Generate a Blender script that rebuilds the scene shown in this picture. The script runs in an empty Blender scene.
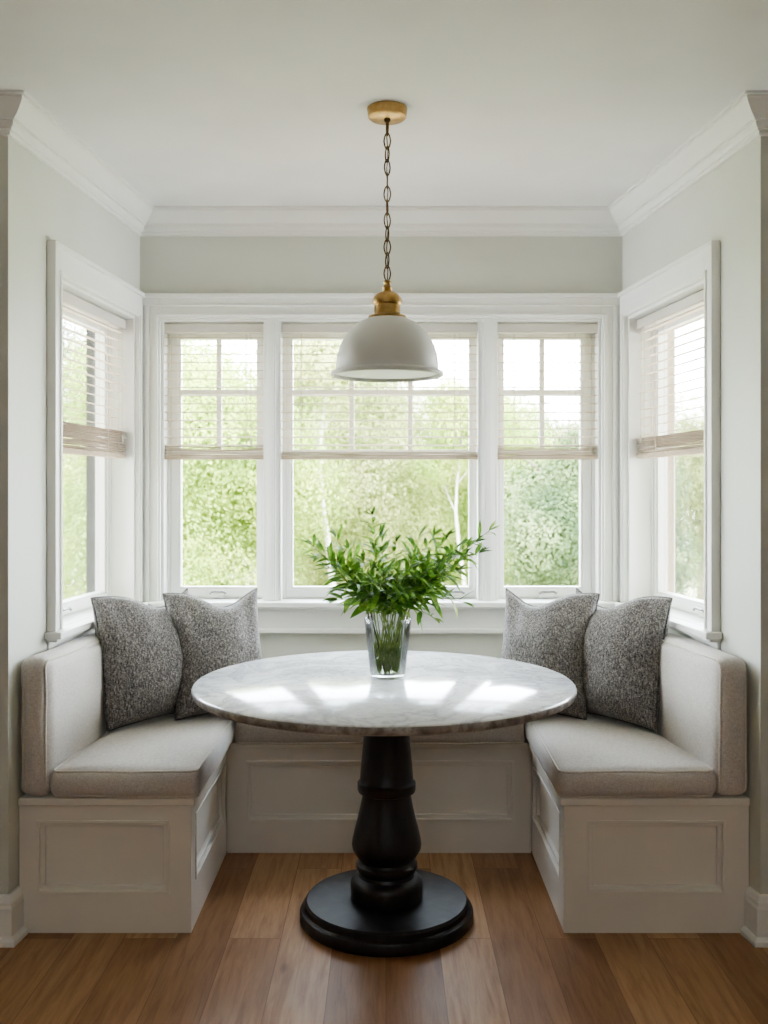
import bpy, bmesh, math, random
import numpy as np
from math import sin, cos, pi, radians, sqrt
from mathutils import Vector, Matrix, noise

SC = bpy.context.scene
COL = SC.collection
random.seed(7)

# ------------------------------------------------------------------ helpers
class MB:
    """collects vertices and faces of ONE mesh"""
    def __init__(s):
        s.v = []; s.f = []
    def add(s, vs, fs):
        o = len(s.v)
        s.v += [tuple(p) for p in vs]
        s.f += [tuple(i + o for i in f) for f in fs]
        return s
    def box(s, x0, x1, y0, y1, z0, z1, fn=None):
        vs = [(x, y, z) for x in (x0, x1) for y in (y0, y1) for z in (z0, z1)]
        if fn: vs = [fn(*p) for p in vs]
        return s.add(vs, [(0,1,3,2),(4,6,7,5),(0,4,5,1),(2,3,7,6),(0,2,6,4),(1,5,7,3)])
    def prism(s, poly, z0, z1):
        n = len(poly)
        vs = [(p[0], p[1], z0) for p in poly] + [(p[0], p[1], z1) for p in poly]
        fs = [tuple(range(n))[::-1], tuple(range(n, 2*n))] + [(i, (i+1) % n, n+(i+1) % n, n+i) for i in range(n)]
        return s.add(vs, fs)
    def lathe(s, prof, c=(0,0,0), n=48, closed=False):
        vs = []; fs = []; m = len(prof)
        for i in range(n):
            a = 2*pi*i/n
            for r, z in prof:
                vs.append((c[0]+r*cos(a), c[1]+r*sin(a), c[2]+z))
        for i in range(n):
            j = (i+1) % n
            for k in range(m if closed else m-1):
                k2 = (k+1) % m
                fs.append((i*m+k, j*m+k, j*m+k2, i*m+k2))
        if not closed:
            if prof[0][0] > 1e-6: fs.append(tuple(i*m for i in range(n))[::-1])
            if prof[-1][0] > 1e-6: fs.append(tuple(i*m+m-1 for i in range(n)))
        return s.add(vs, fs)
    def tube(s, path, r, n=8, closed=False):
        P = [Vector(p) for p in path]; m = len(P)
        rs = r if isinstance(r, (list, tuple)) else [r]*m
        vs = []; fs = []; up = None
        for i in range(m):
            a = P[(i-1) % m] if (closed or i > 0) else P[i]
            b = P[(i+1) % m] if (closed or i < m-1) else P[i]
            t = (b-a).normalized()
            if up is None:
                up = Vector((0,0,1)) if abs(t.z) < .9 else Vector((1,0,0))
            x = up.cross(t)
            if x.length < 1e-5: x = Vector((1,0,0)).cross(t)
            x.normalize(); y = t.cross(x); up = y
            for k in range(n):
                q = P[i] + (x*cos(2*pi*k/n) + y*sin(2*pi*k/n))*rs[i]
                vs.append(q)
        for i in range(m if closed else m-1):
            j = (i+1) % m
            for k in range(n):
                k2 = (k+1) % n
                fs.append((i*n+k, i*n+k2, j*n+k2, j*n+k))
        if not closed:
            fs.append(tuple(range(n))[::-1]); fs.append(tuple((m-1)*n+k for k in range(n)))
        return s.add(vs, fs)
    def sweep(s, path, prof, left=True):
        """mitred sweep of profile (offset, z) along a plan polyline; offset is to the right of travel"""
        P = [Vector(p) for p in path]; m = len(P); n = len(prof); vs = []; fs = []
        for i in range(m):
            d0 = (P[i]-P[i-1]).normalized() if i > 0 else None
            d1 = (P[i+1]-P[i]).normalized() if i < m-1 else None
            n0 = Vector((d0.y, -d0.x)) if d0 else None
            n1 = Vector((d1.y, -d1.x)) if d1 else None
            if n0 is None: mv = n1
            elif n1 is None: mv = n0
            else:
                b = (n0+n1).normalized(); mv = b / max(.2, b.dot(n0))
            for o, z in prof:
                vs.append((P[i].x+mv.x*o, P[i].y+mv.y*o, z))
        for i in range(m-1):
            for k in range(n):
                k2 = (k+1) % n
                fs.append((i*n+k, (i+1)*n+k, (i+1)*n+k2, i*n+k2))
        fs.append(tuple(range(n))); fs.append(tuple((m-1)*n+k for k in range(n))[::-1])
        return s.add(vs, fs)
    def build(s, name, mat, parent=None, smooth=False, bevel=0, seg=2, loc=(0,0,0), subsurf=0, angle=35):
        me = bpy.data.meshes.new(name)
        L = Vector(loc)
        me.from_pydata([tuple(Vector(p)-L) for p in s.v], [], s.f)
        bm = bmesh.new(); bm.from_mesh(me)
        bmesh.ops.recalc_face_normals(bm, faces=bm.faces[:])
        bm.to_mesh(me); bm.free()
        me.materials.append(mat)
        o = bpy.data.objects.new(name, me); COL.objects.link(o)
        if parent is not None: o.parent = parent
        else: o.location = L
        if smooth:
            me.polygons.foreach_set('use_smooth', [True]*len(me.polygons))
            me.set_sharp_from_angle(angle=radians(angle))
        if bevel:
            md = o.modifiers.new('bevel', 'BEVEL'); md.width = bevel; md.segments = seg; md.limit_method = 'ANGLE'
            md.harden_normals = False
        if subsurf:
            md = o.modifiers.new('sub', 'SUBSURF'); md.levels = subsurf; md.render_levels = subsurf
        return o

def tag(o, label, cat, group=None, kind=None):
    o['label'] = label; o['category'] = cat
    if group: o['group'] = group
    if kind: o['kind'] = kind
    return o
def empty(name, loc=(0,0,0), rz=0):
    o = bpy.data.objects.new(name, None); COL.objects.link(o)
    o.empty_display_size = .05
    o.location = loc; o.rotation_euler = (0, 0, rz); return o
def struct(o):
    o['kind'] = 'structure'; return o
def copy_tree(o):
    r = o.copy(); COL.objects.link(r)
    for ch in list(o.children):
        c = ch.copy(); COL.objects.link(c); c.parent = r
        for g in list(ch.children):
            d = g.copy(); COL.objects.link(d); d.parent = c
    return r

# ------------------------------------------------------------------ materials
def srgb(r, g, b):
    f = lambda c: (c/255/12.92) if c/255 <= .04045 else ((c/255+.055)/1.055)**2.4
    return (f(r), f(g), f(b), 1)
class NT:
    def __init__(s, name):
        s.m = bpy.data.materials.new(name); s.m.use_nodes = True
        s.t = s.m.node_tree; s.t.nodes.clear()
        s.out = s.t.nodes.new('ShaderNodeOutputMaterial')
    def n(s, typ, **kw):
        nd = s.t.nodes.new(typ)
        for k, v in kw.items():
            if k.startswith('i_'):
                nd.inputs[k[2:].replace('_', ' ')].default_value = v
            else: setattr(nd, k, v)
        return nd
    def l(s, a, b): s.t.links.new(a, b)
    def bsdf(s, col=(.8,.8,.8,1), rough=.5, metal=0, spec=.5, sheen=0):
        p = s.n('ShaderNodeBsdfPrincipled')
        p.inputs['Base Color'].default_value = col; p.inputs['Roughness'].default_value = rough
        p.inputs['Metallic'].default_value = metal; p.inputs['Specular IOR Level'].default_value = spec
        p.inputs['Sheen Weight'].default_value = sheen
        s.l(p.outputs[0], s.out.inputs[0]); s.p = p; return p
    def coord(s, scale=(1,1,1), rot=(0,0,0), kind='Object'):
        c = s.n('ShaderNodeTexCoord'); m = s.n('ShaderNodeMapping')
        m.inputs['Scale'].default_value = scale; m.inputs['Rotation'].default_value = rot
        s.l(c.outputs[kind], m.inputs[0]); return m.outputs[0]
    def noise(s, vec, scale, detail=3, rough=.5, dist=0):
        t = s.n('ShaderNodeTexNoise'); t.inputs['Scale'].default_value = scale
        t.inputs['Detail'].default_value = detail; t.inputs['Roughness'].default_value = rough
        t.inputs['Distortion'].default_value = dist
        s.l(vec, t.inputs['Vector']); return t.outputs['Fac']
    def ramp(s, fac, stops):
        r = s.n('ShaderNodeValToRGB'); e = r.color_ramp.elements
        while len(e) < len(stops): e.new(.5)
        for i, (p, c) in enumerate(stops):
            e[i].position = p; e[i].color = c
        s.l(fac, r.inputs[0]); return r.outputs[0]
    def mix(s, fac, a, b, mode='MIX'):
        m = s.n('ShaderNodeMix', data_type='RGBA', blend_type=mode)
        for sock, val in ((m.inputs[0], fac), (m.inputs[6], a), (m.inputs[7], b)):
            if hasattr(val, 'links') or hasattr(val, 'is_linked'): s.l(val, sock)
            else: sock.default_value = val
        return m.outputs[2]
    def bump(s, h, strength=.2, dist=.002, to=None):
        b = s.n('ShaderNodeBump'); b.inputs['Strength'].default_value = strength; b.inputs['Distance'].default_value = dist
        s.l(h, b.inputs['Height']); s.l(b.outputs[0], (to or s.p).inputs['Normal']); return b

def mat_paint(name, col, rough=.5, var=.03, bump=.05, spec=.4):
    t = NT(name); t.bsdf(col, rough, spec=spec)
    v = t.coord(); f = t.noise(v, 3.0, 4)
    d = tuple(c*(1-var) for c in col[:3]) + (1,); u = tuple(min(1, c*(1+var)) for c in col[:3]) + (1,)
    t.l(t.ramp(f, [(.3, d), (.7, u)]), t.p.inputs['Base Color'])
    if bump: t.bump(t.noise(v, 160, 2), bump, .001)
    return t.m

M = {}
M['wall'] = mat_paint('wall_paint', srgb(211, 212, 203), .65)
M['ceil'] = mat_paint('ceiling_paint', srgb(238, 238, 238), .8)
M['trim'] = mat_paint('trim_paint', srgb(238, 238, 234), .35, .015, .02)
M['bench'] = mat_paint('bench_paint', srgb(232, 228, 219), .4, .02, .03)
M['shade'] = mat_paint('shade_enamel', srgb(214, 213, 208), .45, .01, .02)
M['shade_in'] = mat_paint('shade_inner_enamel', srgb(240, 242, 243), .5, .01, 0)
M['ext'] = mat_paint('exterior_trim_dark', srgb(34, 34, 35), .6)
M['ext2'] = mat_paint('exterior_trim_sunlit_beige', srgb(158, 140, 120), .6)  # sunlit look of the right side put into the trim colour
M['black'] = None

def mat_black():
    t = NT('ebonised_wood'); t.bsdf(srgb(32, 29, 29), .38, spec=.5)
    v = t.coord((1, 1, .15)); f = t.noise(v, 40, 5, .6)
    t.l(t.ramp(f, [(.3, srgb(25, 23, 23)), (.75, srgb(46, 42, 41))]), t.p.inputs['Base Color'])
    t.l(t.ramp(t.noise(v, 12, 4), [(.3, (.3,.3,.3,1)), (.8, (.52,.52,.52,1))]), t.p.inputs['Roughness'])
    t.bump(f, .15, .002); return t.m
M['black'] = mat_black()

def mat_metal(name, col, dark, rough):
    t = NT(name); t.bsdf(col, rough, 1)
    v = t.coord(); f = t.noise(v, 60, 5, .6)
    t.l(t.ramp(f, [(.3, dark), (.7, col)]), t.p.inputs['Base Color'])
    t.bump(f, .05, .001); return t.m
M['brass'] = mat_metal('aged_brass', srgb(176, 146, 98), srgb(150, 120, 76), .36)
M['chain'] = mat_metal('dark_brass_chain', srgb(112, 90, 60), srgb(70, 55, 38), .45)
M['nickel'] = mat_metal('brushed_nickel', srgb(150, 148, 145), srgb(110, 108, 106), .35)

def mat_floor():
    t = NT('oak_planks'); t.bsdf(srgb(165, 110, 70), .36, spec=.45)
    v = t.coord((1, 1, 1), (0, 0, pi/2))
    br = t.n('ShaderNodeTexBrick', offset=.37, offset_frequency=2, squash=1, squash_frequency=2)
    br.inputs['Scale'].default_value = 1; br.inputs['Mortar Size'].default_value = .0012
    br.inputs['Mortar Smooth'].default_value = .1
    br.inputs['Brick Width'].default_value = 1.55; br.inputs['Row Height'].default_value = .165
    br.inputs['Color1'].default_value = (0,0,0,1); br.inputs['Color2'].default_value = (1,1,1,1)
    br.inputs['Mortar'].default_value = (.5,.5,.5,1); br.inputs['Bias'].default_value = 0
    t.l(v, br.inputs['Vector'])
    # per plank offset for the grain
    add = t.n('ShaderNodeVectorMath', operation='MULTIPLY_ADD')
    t.l(br.outputs['Color'], add.inputs[0]); add.inputs[1].default_value = (7, 13, 3)
    t.l(v, add.inputs[2])
    sc = t.n('ShaderNodeMapping'); sc.inputs['Scale'].default_value = (1.2, 14, 1); t.l(add.outputs[0], sc.inputs[0])
    g1 = t.noise(sc.outputs[0], 3.2, 6, .62, .6)
    sc2 = t.n('ShaderNodeMapping'); sc2.inputs['Scale'].default_value = (3, 70, 1); t.l(add.outputs[0], sc2.inputs[0])
    g2 = t.noise(sc2.outputs[0], 4, 4, .6)
    base = t.ramp(br.outputs['Color'], [(0, srgb(150, 114, 82)), (.5, srgb(180, 144, 108)), (1, srgb(206, 174, 138))])
    gcol = t.ramp(g1, [(.25, srgb(168, 128, 96)), (.5, srgb(224, 208, 190)), (.8, srgb(255, 244, 226))])
    c = t.mix(.75, base, gcol, 'MULTIPLY')
    f2 = t.ramp(g2, [(.35, (.72,.68,.64,1)), (.6, (1,1,1,1))])
    c = t.mix(.4, c, f2, 'MULTIPLY')
    # knots
    sk = t.n('ShaderNodeMapping'); sk.inputs['Scale'].default_value = (1.6, 4.5, 1); t.l(add.outputs[0], sk.inputs[0])
    vo = t.n('ShaderNodeTexVoronoi'); vo.inputs['Scale'].default_value = 1.1; t.l(sk.outputs[0], vo.inputs['Vector'])
    kn = t.ramp(vo.outputs['Distance'], [(.02, (.4,.32,.26,1)), (.07, (.8,.74,.7,1)), (.2, (1,1,1,1))])
    c = t.mix(.85, c, kn, 'MULTIPLY')
    c = t.mix(br.outputs['Fac'], c, srgb(118, 80, 54))
    t.l(c, t.p.inputs['Base Color'])
    t.l(t.ramp(g1, [(.3, (.38,.38,.38,1)), (.8, (.26,.26,.26,1))]), t.p.inputs['Roughness'])
    h = t.mix(br.outputs['Fac'], g2, (0,0,0,1))
    t.bump(h, .12, .002); return t.m
M['floor'] = mat_floor()

def mat_marble():
    t = NT('white_marble'); t.bsdf(srgb(225, 226, 226), .13, spec=.7)
    v = t.coord()
    w = t.n('ShaderNodeTexNoise'); w.inputs['Scale'].default_value = 2.2; w.inputs['Detail'].default_value = 6
    t.l(v, w.inputs['Vector'])
    vm = t.n('ShaderNodeVectorMath', operation='MULTIPLY_ADD'); t.l(w.outputs['Color'], vm.inputs[0]); vm.inputs[1].default_value = (.7,.7,.3); t.l(v, vm.inputs[2])
    a = t.noise(vm.outputs[0], 3.2, 9, .62, 1.2)
    veins = t.ramp(a, [(.40, srgb(240, 239, 238)), (.485, srgb(216, 216, 217)), (.51, srgb(192, 192, 196)), (.54, srgb(222, 222, 222)), (.66, srgb(243, 242, 240))])
    b = t.noise(v, 9, 8, .7, .6)
    cl = t.ramp(b, [(.35, (.86,.86,.87,1)), (.65, (1,1,1,1))])
    c = t.mix(.8, veins, cl, 'MULTIPLY')
    s = t.noise(v, 45, 4, .7)
    c = t.mix(.5, c, t.ramp(s, [(.34, (.62,.58,.54,1)), (.44, (1,1,1,1))]), 'MULTIPLY')
    t.l(c, t.p.inputs['Base Color'])
    return t.m
M['marble'] = mat_marble()
def mat_marble_edge():
    t = NT('rough_marble_edge'); t.bsdf(srgb(190, 185, 178), .45)
    v = t.coord()
    a = t.noise(v, 16, 8, .7, .8)
    c = t.ramp(a, [(.3, srgb(92, 84, 78)), (.48, srgb(146, 139, 132)), (.7, srgb(196, 192, 187))])
    s = t.noise(v, 60, 4, .7)
    c = t.mix(.6, c, t.ramp(s, [(.36, (.4,.36,.32,1)), (.46, (1,1,1,1))]), 'MULTIPLY')
    t.l(c, t.p.inputs['Base Color']); t.bump(a, .4, .004); return t.m
M['marble_edge'] = mat_marble_edge()

def mat_linen(name, c0, c1, scale=420):
    t = NT(name); t.bsdf(c1, .9, spec=.15, sheen=.25)
    v = t.coord((1, 1, .25)); v2 = t.coord((.25, .25, 1)); v3 = t.coord()
    a = t.noise(v, scale, 3, .6); b = t.noise(v2, scale, 3, .6)
    m = t.mix(.5, a, b)
    col = t.ramp(m, [(.36, c0), (.6, c1)])
    f = t.noise(v3, 5, 4)
    col = t.mix(.5, col, t.ramp(f, [(.3, (.9,.89,.88,1)), (.7, (1,1,1,1))]), 'MULTIPLY')
    t.l(col, t.p.inputs['Base Color']); t.bump(m, .35, .0015); return t.m
M['linen'] = mat_linen('natural_linen', srgb(188, 182, 176), srgb(218, 213, 208))
M['piping'] = mat_linen('linen_piping', srgb(196, 189, 179), srgb(222, 216, 207))
def mat_tweed(name, k=1.0):
    t = NT(name); t.bsdf(srgb(120, 115, 110), .95, spec=.1, sheen=.2)
    v = t.coord((1, 1, .3)); w = t.coord((.6, .6, 1))
    a = t.noise(v, 210, 2, .6); b = t.noise(w, 260, 2, .6); c = t.noise(t.coord(), 14, 4, .6)
    m = t.mix(.5, a, b)
    q = lambda r, g, b_: srgb(min(255, r*k), min(255, g*k), min(255, b_*k))
    col = t.ramp(m, [(.34, q(58, 56, 56)), (.47, q(104, 100, 98)), (.54, q(130, 126, 122)), (.66, q(172, 168, 163))])
    col = t.mix(.6, col, t.ramp(c, [(.3, (.75,.75,.76,1)), (.7, (1,1,1,1))]), 'MULTIPLY')
    t.l(col, t.p.inputs['Base Color']); t.bump(m, .35, .002); return t.m
M['tweed'] = mat_tweed('heathered_tweed', 1.0)
M['tweed_pipe'] = mat_tweed('heathered_tweed_piping', .82)

def mat_slat(name, c0, c1, trans):
    t = NT(name)
    v = t.coord((.4, 6, 6)); f = t.noise(v, 30, 4)
    col = t.ramp(f, [(.3, c0), (.7, c1)])
    d = t.n('ShaderNodeBsdfDiffuse'); tr = t.n('ShaderNodeBsdfTranslucent'); mx = t.n('ShaderNodeMixShader')
    mx.inputs[0].default_value = trans
    t.l(col, d.inputs[0]); t.l(col, tr.inputs[0]); t.l(d.outputs[0], mx.inputs[1]); t.l(tr.outputs[0], mx.inputs[2])
    t.l(mx.outputs[0], t.out.inputs[0]); return t.m
M['slat'] = mat_slat('blind_slat', srgb(214, 203, 187), srgb(234, 226, 214), .42)
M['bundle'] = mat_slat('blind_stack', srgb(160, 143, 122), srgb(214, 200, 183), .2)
M['head'] = mat_paint('blind_headrail', srgb(204, 199, 190), .5)
M['cord'] = mat_paint('blind_cord', srgb(206, 198, 186), .8)

def mat_pane(name, tint, refl):
    t = NT(name)
    tr = t.n('ShaderNodeBsdfTransparent'); tr.inputs[0].default_value = tint
    gl = t.n('ShaderNodeBsdfGlossy'); gl.inputs['Roughness'].default_value = .02
    lw = t.n('ShaderNodeFresnel'); lw.inputs[0].default_value = 1.35
    mu = t.n('ShaderNodeMath', operation='MULTIPLY'); mu.inputs[1].default_value = refl; t.l(lw.outputs[0], mu.inputs[0])
    mx = t.n('ShaderNodeMixShader'); t.l(mu.outputs[0], mx.inputs[0]); t.l(tr.outputs[0], mx.inputs[1]); t.l(gl.outputs[0], mx.inputs[2])
    t.l(mx.outputs[0], t.out.inputs[0]); return t.m
M['glass'] = mat_pane('window_glass', (.98, .99, .985, 1), .4)
M['vase'] = mat_pane('vase_glass', (.95, .965, .97, 1), .75)
M['water'] = mat_pane('vase_water', (.95, .97, .955, 1), .3)

def mat_leaf(name, c0, c1, c2, trans=.35, scale=2.2, rough=.45, detail_scale=None, spec=True):
    t = NT(name)
    v = t.coord(); f = t.noise(v, scale, 4, .65)
    col = t.ramp(f, [(.34, c0), (.5, c1), (.66, c2)])
    p = t.bsdf(c1, rough, spec=.4 if spec else .1); t.l(col, p.inputs['Base Color'])
    tr = t.n('ShaderNodeBsdfTranslucent'); t.l(t.mix(.5, col, (.8, 1, .35, 1), 'MULTIPLY'), tr.inputs[0])
    mx = t.n('ShaderNodeMixShader'); mx.inputs[0].default_value = trans
    t.l(p.outputs[0], mx.inputs[1]); t.l(tr.outputs[0], mx.inputs[2]); t.l(mx.outputs[0], t.out.inputs[0]); return t.m
M['leaf'] = mat_leaf('vase_foliage', srgb(60, 90, 38), srgb(98, 132, 58), srgb(160, 186, 96), .42, 16, .4)
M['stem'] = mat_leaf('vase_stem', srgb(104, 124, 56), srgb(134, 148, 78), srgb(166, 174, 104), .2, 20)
M['stem_dk'] = mat_leaf('vase_woody_stem', srgb(66, 58, 40), srgb(92, 80, 54), srgb(110, 100, 66), .05, 20)
M['tree_y'] = mat_leaf('bright_foliage', srgb(88, 110, 48), srgb(142, 158, 78), srgb(188, 194, 114), .4, 1.7, .7, spec=False)
M['tree_p'] = mat_leaf('pale_foliage', srgb(86, 96, 56), srgb(142, 148, 90), srgb(192, 188, 138), .4, 1.5, .7, spec=False)
M['tree_g'] = mat_leaf('mid_foliage', srgb(50, 66, 44), srgb(90, 106, 68), srgb(138, 146, 104), .35, 1.7, .7, spec=False)
M['tree_o'] = mat_leaf('blush_foliage', srgb(140, 126, 100), srgb(180, 160, 138), srgb(208, 190, 170), .4, 1.7, .7, spec=False)
M['bark'] = mat_paint('grey_bark', srgb(120, 108, 92), .9, .3, .4)
M['birch'] = mat_paint('white_birch_bark', srgb(196, 192, 180), .8, .1, .2)
def mat_lawn():
    t = NT('lawn'); t.bsdf(srgb(170, 180, 110), .9, spec=.1)
    v = t.coord(); f = t.noise(v, .8, 8, .65)
    t.l(t.ramp(f, [(.3, srgb(166, 166, 132)), (.55, srgb(190, 186, 156)), (.75, srgb(204, 196, 174))]), t.p.inputs['Base Color'])
    t.bump(t.noise(v, 30, 4), .6, .05); return t.m
M['lawn'] = mat_lawn()

# ------------------------------------------------------------------ dimensions
YN, YR, CEIL, CAMZ = 3.07, 4.28, 2.617, 1.41
LN, LR = (-1.176, YN), (-1.068, YR)          # left bay wall, near end and rear end
RN, RR = (1.166, YN), (1.026, YR)            # right bay wall
def frame(P0, P1, out):
    P0 = Vector(P0); P1 = Vector(P1); u = (P1-P0).normalized(); L = (P1-P0).length
    n = Vector((u.y, -u.x))
    if n.dot(Vector(out)) < 0: n = -n
    def f(s, t, z): return (P0.x+u.x*s+n.x*t, P0.y+u.y*s+n.y*t, z)
    f.L = L; return f
FL = frame(LN, LR, (-1, 0)); FR = frame(RN, RR, (1, 0))
FB = lambda s, t, z: (s, YR+t, z)
def lx(y): return LN[0] + (y-YN)*(LR[0]-LN[0])/(YR-YN)
def rx(y): return RN[0] + (y-YN)*(RR[0]-RN[0])/(YR-YN)

# ------------------------------------------------------------------ room shell
Z0, Z1, ZH = .93, 2.152, 2.254         # window opening bottom / top, head casing top
WT = .21
SB = [(-.976, -.520), (-.468, .411), (.472, .933)]   # rear openings (X)
SO = (.356, 1.150)                                    # side opening along the bay wall

struct(MB().box(-3.2, 3.2, -2.6, 4.6, -.12, 0).build('floor', M['floor']))
struct(MB().box(-3.2, 3.2, -2.6, 4.75, CEIL, CEIL+.15).build('ceiling', M['ceil']))
def bay_wall(name, F):
    m = MB(); L = F.L
    m.box(0, SO[0], 0, WT, 0, CEIL, F); m.box(SO[1], L+.0, 0, WT, 0, CEIL, F)
    m.box(SO[0], SO[1], 0, WT, 0, Z0-.012, F); m.box(SO[0], SO[1], 0, WT, Z1, CEIL, F)
    return struct(m.build(name, M['wall']))
bay_wall('wall_left', FL); bay_wall('wall_right', FR)
m = MB(); a, b = SB[0][0], SB[2][1]
m.box(-1.28, a, 0, WT, 0, CEIL, FB); m.box(b, 1.24, 0, WT, 0, CEIL, FB)
m.box(a, b, 0, WT, 0, Z0-.012, FB); m.box(a, b, 0, WT, Z1, CEIL, FB)
struct(m.build('wall_back', M['wall']))
struct(MB().box(-3.1, LN[0], YN, YN+.15, 0, CEIL).build('wall_near_left', M['wall']))
struct(MB().box(RN[0], 3.1, YN, YN+.15, 0, CEIL).build('wall_near_right', M['wall']))
struct(MB().box(-3.1, -3.0, -2.5, YN, 0, CEIL).build('wall_room_left', M['wall']))
struct(MB().box(3.0, 3.1, -2.5, YN, 0, CEIL).build('wall_room_right', M['wall']))
struct(MB().box(-3.1, 3.1, -2.6, -2.5, 0, CEIL).build('wall_room_back', M['wall']))

# crown moulding (sweep runs left to right, profile offset to the right of travel = into the room)
cp = [(0, CEIL), (.090, CEIL), (.090, CEIL-.008), (.080, CEIL-.009), (.080, CEIL-.016), (.070, CEIL-.030), (.058, CEIL-.044), (.046, CEIL-.054),
      (.036, CEIL-.060), (.036, CEIL-.066), (.027, CEIL-.067), (.027, CEIL-.074), (.024, CEIL-.082), (.017, CEIL-.087), (.017, CEIL-.093), (.010, CEIL-.094), (.010, CEIL-.104), (0, CEIL-.106)]
path = [(-3.0, YN), LN, LR, RR, RN, (3.0, YN)]
struct(MB().sweep(path, cp).build('trim_1', M['trim'], smooth=True, angle=24))
bp = [(0, 0), (.034, 0), (.034, .016), (.026, .024), (.020, .026), (.020, .112), (.017, .122), (.017, .130), (.010, .146), (.004, .152), (0, .152)]
YB = 3.138       # bench ends
struct(MB().sweep([(-3.0, YN), LN, (lx(YB-.004), YB-.004)], bp).build('baseboard_left', M['trim'], bevel=.002))
struct(MB().sweep([(rx(YB-.004), YB-.004), RN, (3.0, YN)], bp).build('baseboard_right', M['trim'], bevel=.002))

# casings --------------------------------------------------------------
def casing_side(name, F):
    m = MB(); s0 = SO[0]-.075; s1 = F.L-.0205
    m.box(s0, SO[0], -.020, 0, Z0, ZH, F)                     # near leg
    m.box(s0-.004, s0+.016, -.032, 0, Z0, ZH+.004, F)         # back band
    m.box(SO[0]-.018, SO[0]-.006, -.026, 0, Z0, Z1+.018, F)
    m.box(SO[1], s1, -.020, 0, Z0, Z1, F)                     # far leg
    m.box(SO[0], s1, -.020, 0, Z1, ZH, F)                     # head
    m.box(s0, s1, -.032, 0, ZH-.012, ZH+.004, F)
    m.box(SO[0]-.006, SO[1]+.01, -.026, 0, Z1+.006, Z1+.018, F)
    m.box(SO[1]+.006, SO[1]+.018, -.026, 0, Z0, Z1+.018, F)
    return struct(m.build(name, M['trim'], bevel=.002))
casing_side('trim_2', FL); casing_side('trim_3', FR)
m = MB(); xl, xr = LR[0]+.003, RR[0]-.003
m.box(xl, SB[0][0], -.020, 0, Z0, ZH, FB); m.box(SB[2][1], xr, -.020, 0, Z0, ZH, FB)
m.box(SB[0][0], SB[2][1], -.020, 0, Z1, ZH, FB)
m.box(xl, xr, -.032, 0, ZH-.014, ZH+.004, FB)
m.box(SB[0][0]-.018, SB[2][1]+.018, -.032, 0, Z1+.008, Z1+.020, FB); m.box(xl, xr, -.026, 0, Z1+.052, Z1+.060, FB)
for s, sg in ((SB[0][0], -1), (SB[2][1], 1)):
    x0, x1 = sorted((s+sg*.008, s+sg*.020)); m.box(x0, x1, -.032, 0, Z0, Z1+.020, FB)
    x0, x1 = sorted((s+sg*.045, s+sg*.060)); m.box(x0, x1, -.030, 0, Z0, Z1+.052, FB)
struct(m.build('trim_4', M['trim'], bevel=.002))
m = MB()                                                        # the two mullion posts between the rear windows
for s0, s1 in ((SB[0][1], SB[1][0]), (SB[1][1], SB[2][0])):
    m.box(s0, s1, -.004, WT-.02, Z0, Z1, FB)
    m.box(s0+.009, s1-.009, -.018, 0, Z0, Z1, FB)
    m.box(s0+.017, s1-.017, -.024, 0, Z0, Z1, FB)
struct(m.build('trim_5', M['trim'], bevel=.002))
# stools and aprons
m = MB()
m.box(LR[0]+.03, RR[0]-.03, -.072, .10, Z0-.024, Z0, FB)
m.box(LR[0]+.03, RR[0]-.03, -.022, 0, .800, Z0-.024, FB); m.box(LR[0]+.03, RR[0]-.03, -.034, 0, .792, .812, FB)
m.box(LR[0]+.03, RR[0]-.03, -.045, 0, Z0-.036, Z0-.024, FB)
struct(m.build('trim_6', M['trim'], bevel=.004))
def stool_side(name, F):
    m = MB(); s0 = SO[0]-.10; s1 = F.L-.07
    m.box(s0, s1, -.060, 0, Z0-.024, Z0, F); m.box(SO[0], SO[1], 0, .12, Z0-.024, Z0, F)
    m.box(s0+.022, s1, -.009, 0, .805, Z0-.024, F); m.box(s0+.015, s1, -.013, 0, .797, .817, F)
    m.box(s0+.015, s1, -.040, 0, Z0-.036, Z0-.024, F)
    return struct(m.build(name, M['trim'], bevel=.004))
stool_side('trim_7', FL); stool_side('trim_8', FR)

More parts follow.
